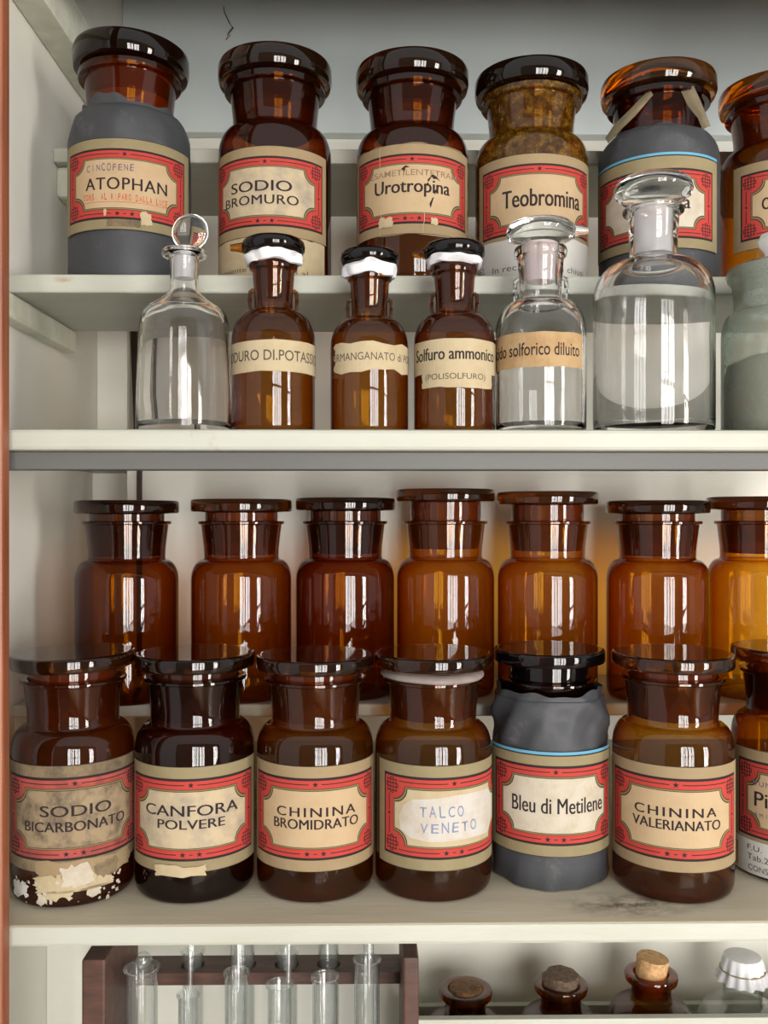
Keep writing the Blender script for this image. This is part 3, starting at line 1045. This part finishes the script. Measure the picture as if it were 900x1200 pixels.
def crumple(prof, seed, amp):
    r_ = random.Random(seed)
    ph = [r_.uniform(0, 6.28) for _ in range(8)]
    n = [0]

    def wob(r, z, a):
        n[0] += 1
        k = sum(math.sin(a * (2 + 3 * i) + ph[i] + z * 900 * (1 + .3 * i)) / (1 + .5 * i) for i in range(4))
        return r + amp * k, z + amp * .7 * sum(math.sin(a * (3 + 2 * i) + ph[i + 4]) / (1 + i) for i in range(3))
    return lathe(bmesh.new(), prof, 90, wob=wob)


def dropper(px, label, s, glass, cap, capside, shell=True, spout_ang=None, tissue=None, lugmat=None, clear=False):
    t = thing('dropper_bottle', label, 'bottle', (X(px, D2), D2, H2), face_cam(px, D2), 'dropper bottles on the middle shelf')
    out = [(0, YB - 3), (30, YB - 3), (40, YB - .5), (45, YB), (47.5, YB - 3), (48.5, YB - 8), (48.5, YB - 60), (48.5, 402)]
    out += [(r, y) for r, y in arc(48.5, 402, 25, 366, 8)][1:]
    out += [(22.5, 362), (22.3, 352), (24.5, 322), (25, 320), (27.5, 318), (28.3, 313), (27.5, 309), (25, 308)]
    inn = [(20, 308), (18.5, 355), (19, 364)] + [(r - 4, y + 4) for r, y in reversed(arc(48.5, 402, 25, 366, 8))] + [(44.5, YB - 12), (40, YB - 8), (0, YB - 8)]
    if clear:
        pr = out + inn
    else:
        pr = out + [(20.5, 309), (18.5, 350)]
    bm = lathe(bmesh.new(), px_prof(pr, s), 80)
    if clear:
        bmesh.ops.recalc_face_normals(bm, faces=bm.faces[:])
    obj('body', bm, glass, t, 40)
    # lugs beside the neck
    for sg in (-1, 1):
        bm = bmesh.new()
        zz = lambda y: (YB - y) * U * s
        tube(bm, [(sg * 22 * U * s, 0, zz(368)), (sg * 26.5 * U * s, 0, zz(366)), (sg * 27.5 * U * s, 0, zz(352)), (sg * 26.5 * U * s, 0, zz(343)), (sg * 23 * U * s, 0, zz(341))], 2.6 * U * s, 10)
        obj('lug', bm, lugmat or glass, t, 50)
    # mushroom stopper with its plug and spout
    pr = [(0, 345, 1), (15, 345, 1), (18.5, 309, 1), (18.5, 304, 1), (22, 301, 0), (33, 299, 0), (36, 296, 0), (37, 291, 0), (36, 286, 0), (33, 283, 0), (26, 281.5, 0), (12, 281, 0), (0, 281, 0)]
    bm = lathe(bmesh.new(), px_prof(pr, s), 72)
    if clear:
        bmesh.ops.recalc_face_normals(bm, faces=bm.faces[:])
    st = obj('stopper', bm, [cap, capside], t, 40)
    if spout_ang is not None:
        bm = bmesh.new()
        spout(bm, 32 * U * s, (YB - 292) * U * s, 18 * U * s, spout_ang, .0048 if clear else .0036)
        obj('spout', bm, AM_light if not clear else cap, st, 40)
    if tissue:
        lo = 6 if tissue == 9 else (3 if tissue == 4 else 0)
        pr = px_prof([(29, 309 + lo), (31.5, 308 + lo), (33.5, 304), (33, 299.8), (21, 299.8), (19.8, 303), (19.8, 306), (27.5, 306.5), (29, 309 + lo)], s)
        o = obj('tissue', crumple(pr, tissue, .0013 if lo else .0009), M_tissue, t, 30)
        o['label'] = 'white tissue wedged under the stopper'
    return t


bands = [
    (320.5, 'amber dropper bottle labelled IODURO DI POTASSIO, spout pointing left', 1.0, 2.75, 4),
    (433, 'amber dropper bottle labelled PERMANGANATO with a torn slip', .94, None, 9),
    (532.5, 'amber dropper bottle with two slips labelled Solfuro ammonico', .98, 2.75, 14)]
for i, (px, lab, s, sp, tis) in enumerate(bands):
    t = dropper(px, lab, s, AM_red if i == 2 else AM_mid, AM_lidk, AM_plug, spout_ang=None if sp is None else PI, tissue=tis)
    Rb = 48.5 * U * s
    L = Label()
    if i == 0:
        L.ragged(-.052, .058, -.0125, .0125, BUFF, 0, .0006, 8, 'tb', seed=41)
        L.text('IODURO DI.POTASSIO', -.0005, .0005, .098, .0085, TYPEINK, 1, 0.008)
        L.wrap(Rb, (YB - 425) * U, t)
    elif i == 1:
        L.ragged(-.034, .048, -.0120, .0110, BUFF, 0, .0022, 9, 'ltb', seed=42)
        L.text('PERMANGANATO di POT', .004, -.0005, .084, .0062, TYPEINK, 1)
        L.wrap(Rb, (YB - 424) * U, t)
    else:
        L.ragged(-.044, .050, -.0130, .0140, BUFF, 0, .0006, 8, 'tb', seed=43)
        L.text('Solfuro ammonico', .001, .0025, .078, .0100, INK, 1, 0.012)
        L.ragged(-.029, .036, -.0245, -.0105, BUFF, 1.5, .0007, 8, 'tblr', seed=44)
        L.text('(POLISOLFURO)', .001, -.0165, .052, .0062, TYPEINK, 2.5, 0.0)
        L.wrap(Rb, (YB - 425) * U, t)

t = dropper(633.5, 'clear glass dropper bottle labelled solforico diluito', 1.09, CL, CL, CL_pink, spout_ang=0.0, clear=True)
L = Label()
L.ragged(-.058, .040, -.0140, .0135, ORANGEP, 0, .0005, 8, 'tb', seed=45)
L.text('Acido solforico diluito', -.009, .0, .088, .0105, INK, 1, 0.006)
L.wrap(48.5 * U * 1.09, (YB - 417) * U, t)

# clear decanter with lens stopper
t = thing('decanter', 'small clear glass decanter with round flat stopper beside the left wall', 'bottle', (X(216, D2), D2, H2), face_cam(216, D2))
out = [(0, YB - 5), (38, YB - 4), (47, YB), (53, YB - 1), (55.5, YB - 7), (55, YB - 40), (53.5, 430), (51.5, 384), (50.5, 374), (48, 368), (42, 362), (28, 353), (19, 345), (16.8, 338), (16.2, 325), (16.4, 308), (17, 304), (24, 302.5), (26.5, 300), (26.5, 297), (24, 294.5), (18, 294)]
inn = [(13.5, 296), (12.8, 335), (15, 346), (26, 358), (40, 367), (46, 374), (47.5, 384), (50, 430), (51.5, YB - 40), (51, YB - 14), (46, YB - 9), (0, YB - 10)]
bm = lathe(bmesh.new(), px_prof(out + inn), 88)
bmesh.ops.recalc_face_normals(bm, faces=bm.faces[:])
obj('body', bm, CL, t, 40)
bm = lathe(bmesh.new(), px_prof([(0, 328, 0), (11.5, 328, 0), (13.2, 300, 0), (12, 294, 0), (8, 291, 0), (0, 291, 0)]), 48)
st = obj('stopper', bm, CL_ground, t, 40)
bm = bmesh.new()
lathe(bm, [(0, -.0045), (.010, -.004), (.0140, -.0022), (.0155, 0), (.0140, .0022), (.010, .004), (0, .0045)], 56)
bmesh.ops.rotate(bm, cent=(0, 0, 0), matrix=Matrix.Rotation(PI / 2, 3, 'X'), verts=bm.verts)
bmesh.ops.rotate(bm, cent=(0, 0, 0), matrix=Matrix.Rotation(math.radians(-14), 3, 'Z'), verts=bm.verts)
bmesh.ops.translate(bm, vec=(.005, 0, (YB - 273) * U), verts=bm.verts)
bmesh.ops.recalc_face_normals(bm, faces=bm.faces[:])
obj('stopper_disc', bm, CL, st, 40)

# large clear bottle
t = thing('reagent_bottle', 'large clear glass bottle with mushroom stopper in front of the blue-lined jar', 'bottle', (X(765.5, D2), D2, H2), face_cam(765.5, D2))
out = [(0, YB - 4), (50, YB - 3), (60, YB), (66, YB - 1), (69, YB - 6), (69.5, YB - 14), (69.5, 350)]
out += arc(69.5, 350, 33, 306, 10)[1:]
out += [(29, 303), (27.5, 299), (27.5, 285), (29.5, 252), (31, 250), (35, 248.5), (35.5, 245), (33, 243), (28, 243)]
inn = [(25.5, 244), (24, 300), (27, 307)] + [(r - 4, y + 4) for r, y in reversed(arc(69.5, 350, 33, 306, 10))] + [(65.5, YB - 18), (62, YB - 10), (50, YB - 9), (0, YB - 10)]
bm = lathe(bmesh.new(), px_prof(out + inn), 96)
bmesh.ops.recalc_face_normals(bm, faces=bm.faces[:])
obj('body', bm, CL, t, 40)
bm = lathe(bmesh.new(), px_prof([(0, 298, 1), (21.5, 298, 1), (24.5, 246, 1), (24.5, 241, 1), (20, 238, 0), (24, 236, 0), (36, 234, 0), (43, 229, 0), (45.5, 222, 0), (43, 214, 0), (36, 209, 0), (22, 206, 0), (0, 205, 0)]), 72)
bmesh.ops.recalc_face_normals(bm, faces=bm.faces[:])
obj('stopper', bm, [CL, CL_ground], t, 40)

# dusty frosted bottle
t = thing('frosted_bottle', 'dusty grey green frosted bottle cut off by the right edge', 'bottle', (X(917, D2 + .01), D2 + .01, H2), face_cam(917, D2))
out = [(0, YB), (60, YB), (67, YB - 2), (69.5, YB - 9), (69.5, 392)]
out += arc(69.5, 392, 58, 362, 8)[1:]
out += [(55.5, 358), (55.5, 350), (57, 328), (62, 322), (64, 316), (62.5, 310), (57, 307), (50, 306), (48, 340)]
obj('body', lathe(bmesh.new(), px_prof(out), 88), CL_dust, t, 40)
obj('contents', lathe(bmesh.new(), px_prof([(0, YB - 4), (63, YB - 4), (66, YB - 9), (66, 440), (62, 424), (40, 414), (0, 410)]), 64), paint('grey_brown_powder', srgb(140, 124, 102), srgb(112, 100, 86), 40, 0.9, 0.7, 0.4), t, 40)
bm = lathe(bmesh.new(), px_prof([(0, 345, 0), (44, 345, 0), (47, 306, 0), (40, 302, 0), (24, 300, 0), (20, 296, 0), (20, 290, 0), (26, 282, 0), (28, 276, 0), (25, 269, 0), (15, 266, 0), (0, 265, 0)]), 64)
obj('stopper', bm, CL_ground, t, 40)

# ------------------------------------------------------------------ bottom compartment: test-tube rack
DR = 0.80
ZR = H4
t = thing('test_tube_rack', 'dark wooden test tube rack standing at the lower left', 'rack', (0, 0, ZR))
hz = lambda py, D: Z(py, D) - ZR
for xa, xb, nm in ((X(106, DR), X(133, DR), 'side_panel'), (X(471, DR), X(489, DR), 'side_panel')):
    obj(nm, boxbm(xa, xb, .775, .886, 0.0, .225, bevel=.002), M_rack, t)
xa, xb = X(133, DR), X(471, DR)
back_tubes = [(226, 1112, 26), (286, 1100, 27), (336, 1114, 27), (385, 1096, 26)]
front_tubes = [(166, 1132, 40), (221, 1163, 26), (277, 1138, 29), (328, 1152, 31), (381, 1144, 32), (430, 1124, 32)]


def bar_with_holes(name, y0, y1, z0, z1, holes, hr, yc):
    """a wooden bar bored right through for the tubes"""
    bm = bmesh.new()
    xs = sorted(holes)
    edges = [xa] + [(a + b) / 2 for a, b in zip(xs, xs[1:])] + [xb]
    for k, hx in enumerate(xs):
        a, b = edges[k], edges[k + 1]
        rect, circ = [], []
        angs = sorted([2 * PI * (i + .5) / 24 for i in range(24)] + [math.atan2(y - yc, x - hx) % (2 * PI) for x in (a, b) for y in (y0, y1)])
        n = len(angs)
        for an in angs:
            c, s_ = math.cos(an), math.sin(an)
            circ.append((hx + hr[k] * c, yc + hr[k] * s_))
            sc = min((b - hx) / c if c > 1e-9 else (a - hx) / min(c, -1e-9), (y1 - yc) / s_ if s_ > 1e-9 else (y0 - yc) / min(s_, -1e-9))
            rect.append((hx + sc * c, yc + sc * s_))
        rings = []
        for pts, z in ((rect, z1), (circ, z1), (circ, z0), (rect, z0)):
            rings.append([bm.verts.new((p[0], p[1], z)) for p in pts])
        for q in range(4):
            A, B = rings[q], rings[(q + 1) % 4]
            for i in range(n):
                j = (i + 1) % n
                bm.faces.new((A[i], A[j], B[j], B[i]))
    bmesh.ops.recalc_face_normals(bm, faces=bm.faces[:])
    return obj(name, bm, M_rack, t)


DB = .866
bar_with_holes('back_bar', .850, .884, hz(1153, .85), hz(1139, .85), [X(p[0], DB) for p in back_tubes], [p[2] / 2 * DB / F + .0006 for p in back_tubes], DB)
bar_with_holes('front_bar', .776, .826, .112, .126, [X(p[0], DR) for p in front_tubes], [p[2] / 2 * DR / F * .92 + .0006 for p in front_tubes], DR)
obj('base', boxbm(xa, xb, .778, .884, 0.0, .012), M_rack, t)

GTU = 'test tubes in the wooden rack'


def test_tube(px, py, w, D, label):
    r = w / 2 * D / F * .92
    top = Z(py, D)
    bot = ZR + .0125
    o = thing('test_tube', label, 'test tube', (X(px, D), D, bot), 0, GTU)
    h = top - bot
    pr = [(0, 0)] + [(r * math.sin(a), r - r * math.cos(a)) for a in (.3, .6, .9, 1.2, PI / 2)] + [(r, h * .5), (r, h - .004), (r * 1.05, h - .0025), (r * 1.16, h - .001), (r * 1.17, h), (r * 1.0, h + .0002), (r * .88, h - .001), (r * .88, h * .5)]
    obj('glass', lathe(bmesh.new(), pr, 40), CL_tube, o, 50)
    return o


names_f = ['wide front test tube leftmost in the rack, holding a ball-ended rod', 'narrow short front test tube, second from the left, with a thin rod',
           'front test tube third from the left, holding a narrow tube', 'front test tube fourth from the left with a pale rod',
           'front test tube second from the right in the rack', 'tallest front test tube beside the right rack panel']
for (px, py, w), lab in zip(front_tubes, names_f):
    test_tube(px, py, w, DR, lab)
names_b = ['back test tube leftmost in the bar, behind the short narrow tube', 'back test tube second from the left in the bar', 'back test tube third from the left in the bar', 'back test tube rightmost in the bar']
for (px, py, w), lab in zip(back_tubes, names_b):
    test_tube(px, py, w, DB, lab)
# rods standing in the tubes
for px, py, w, lab, ball in ((168, 1124, 5, 'clear glass rod with a ball end in the leftmost tube', True), (223, 1075, 6, 'thin glass rod in the short narrow tube', False),
                             (279, 1078, 17, 'narrow clear tube standing in the third front tube', False), (338, 1080, 7, 'pale glass rod in the fourth front tube', False), (432, 1078, 12, 'glass rod in the tallest front tube', False)):
    bm = bmesh.new()
    r = w / 2 * DR / F
    z1_ = Z(py, DR)
    zb = ZR + .0145
    prof = [(0, zb), (r * .7, zb + r * .3), (r, zb + r), (r, z1_ - r), (r * .7, z1_ - r * .3), (0, z1_)]
    if ball:
        rb = .0075
        prof = prof[:3] + [(r, z1_ - rb * 1.6)] + [(rb * math.cos(a), z1_ + rb * math.sin(a)) for a in (-1.1, -.7, -.3, .1, .5, .9, 1.2)] + [(0, z1_ + rb)]
    lathe(bm, prof, 24)
    for v in bm.verts:
        v.co.z -= zb
    o = obj('glass_rod', bm, CL_tube, None, 50)
    o.location = (X(px, DR), DR, zb)
    tag(o, lab, 'glass rod', 'rods in the test tubes')

# pale tray with corked bottles
DK = .88
t = thing('tray', 'pale painted open tray holding the corked bottles', 'tray', (0, 0, H4))
x0, x1 = X(489, DR) + .0006, XR - .02
zt = Z(1196, .815) - H4
obj('front_panel', boxbm(x0, x1, .815, .823, 0, zt, bevel=.001), M_shelf, t)
obj('back_panel', boxbm(x0, x1, .950, .958, 0, zt * .6, bevel=.001), M_shelf, t)
obj('side_panel', boxbm(x0, x0 + .004, .8232, .9498, 0, zt * .6, bevel=.001), M_shelf, t)
obj('side_panel', boxbm(x1 - .008, x1, .8232, .9498, 0, zt * .6, bevel=.001), M_shelf, t)
obj('bottom', boxbm(x0 + .0042, x1 - .0082, .8232, .9498, 0, .004), M_shelf, t)
UK = DK / F


def corked(px, py, s, label, corkm, kind):
    zb = H4 + .0042
    top = Z(py, DK) - zb
    t = thing('corked_bottle', label, 'bottle', (X(px, DK), DK, zb), face_cam(px, DK), 'corked amber bottles in the tray')
    u = UK * s
    pr = [(0, .003), (40 * u, .002), (48 * u, 0), (51 * u, .004), (51 * u, .012), (51 * u, top - 62 * u)]
    pr += arc(51 * u, top - 62 * u, 32 * u, top - 36 * u, 8)[1:]
    pr += [(25 * u, top - 33 * u), (23.5 * u, top - 29 * u), (23.5 * u, top - 13 * u), (25 * u, top - 11 * u), (30.5 * u, top - 9 * u), (31.5 * u, top - 4 * u), (30.5 * u, top - 1 * u), (27 * u, top), (21 * u, top - 1 * u), (19 * u, top - 30 * u)]
    obj('body', lathe(bmesh.new(), pr, 72), [AM_mid], t, 40)
    bm = bmesh.new()
    r_ = random.Random(px)
    if kind == 'in':
        lathe(bm, [(0, top - 25 * u), (19.5 * u, top - 25 * u), (20.3 * u, top - 2 * u), (18 * u, top + 1.5 * u), (10 * u, top + 2.5 * u), (0, top + 2 * u)], 40,
              wob=lambda r, z, a: (r + .0003 * math.sin(5 * a), z + .0007 * math.sin(3 * a + r * 900)))
    elif kind == 'flat':
        lathe(bm, [(0, top - 25 * u), (19.5 * u, top - 25 * u), (21 * u, top), (22 * u, top + 6 * u), (20 * u, top + 9 * u), (10 * u, top + 10 * u), (0, top + 9 * u)], 40,
              wob=lambda r, z, a: (r + .0007 * math.sin(4 * a) + .0005 * math.sin(9 * a), z + .0008 * math.sin(2 * a + r * 700)))
    else:
        lathe(bm, [(0, top - 25 * u), (16 * u, top - 25 * u), (18 * u, top), (19 * u, top + 16 * u), (18.2 * u, top + 18 * u), (0, top + 18.5 * u)], 40)
        bmesh.ops.rotate(bm, cent=(0, 0, top), matrix=Matrix.Rotation(math.radians(7), 3, 'Y'), verts=bm.verts)
    obj('cork', bm, corkm, t, 35)
    return t


corked(545.5, 1158, 1.0, 'corked amber bottle with a dark flaky stopper, beside the rack', M_barkcork, 'in')
corked(657, 1152, 1.0, 'corked amber bottle with a flat grey brown cork', M_darkcork, 'flat')
corked(763, 1141, .98, 'corked amber bottle with a pale cork standing proud', M_cork, 'proud')

# clear bottle with a paper hood
zb = H4 + .0042
t = thing('capped_bottle', 'clear glass bottle with a tied white paper hood at the lower right', 'bottle', (X(870, .888), .888, zb), face_cam(870, .888))
top = Z(1140, DK) - zb
u = UK
out = [(0, .003), (42 * u, .002), (48 * u, 0), (51 * u, .005), (51.5 * u, top - 70 * u)] + arc(51.5 * u, top - 70 * u, 32 * u, top - 46 * u, 8)[1:] + [(24 * u, top - 43 * u), (22 * u, top - 39 * u), (22 * u, top)]
obj('body', lathe(bmesh.new(), out + [(20 * u, top), (20 * u, top - 38 * u)], 72), CL_tube, t, 40)


def pleat(r, z, a):
    k = max(0.0, (top + 10 * u - z) / (34 * u))
    return r + k * .0022 * math.sin(a * 14) + k * .0012 * math.sin(a * 9 + 1), z + (k > .8) * .0012 * math.sin(a * 7)


bm = lathe(bmesh.new(), [(0, top + 14 * u), (16 * u, top + 14 * u), (21 * u, top + 12.5 * u), (24 * u, top + 4 * u), (24.5 * u, top - 2 * u), (26.5 * u, top - 8 * u), (30 * u, top - 15 * u)], 140, wob=pleat)
hd = obj('paper_hood', bm, M_tissue, t, 40)
bm = bmesh.new()
tube(bm, [((25.5 * u) * math.cos(a), (25.5 * u) * math.sin(a), top - 3 * u) for a in [2 * PI * i / 40 for i in range(41)]], .0007, 8, False)
obj('string', bm, M_tape, hd, 60)
bm = lathe(bmesh.new(), [(0, top - 20 * u), (18 * u, top - 20 * u), (19.5 * u, top), (19.5 * u, top + 13 * u), (0, top + 13.6 * u)], 40)
obj('cork', bm, M_cork, t, 35)

# a loose dark thread hanging in front of the upper back panel
bm = bmesh.new()
D0 = BACK - .0235
tube(bm, [(X(x, D0), D0, Z(y, D0)) for x, y in ((262, 9), (263, 16), (269, 28), (273, 34), (268, 40), (265, 48), (270, 42))], [.0005, .0006, .0007, .0012, .0009, .0011, .0005], 8)
tag(obj('cobweb_thread', bm, M_strip), 'dark cobweb thread hanging on the blue grey upper back panel', 'cobweb')
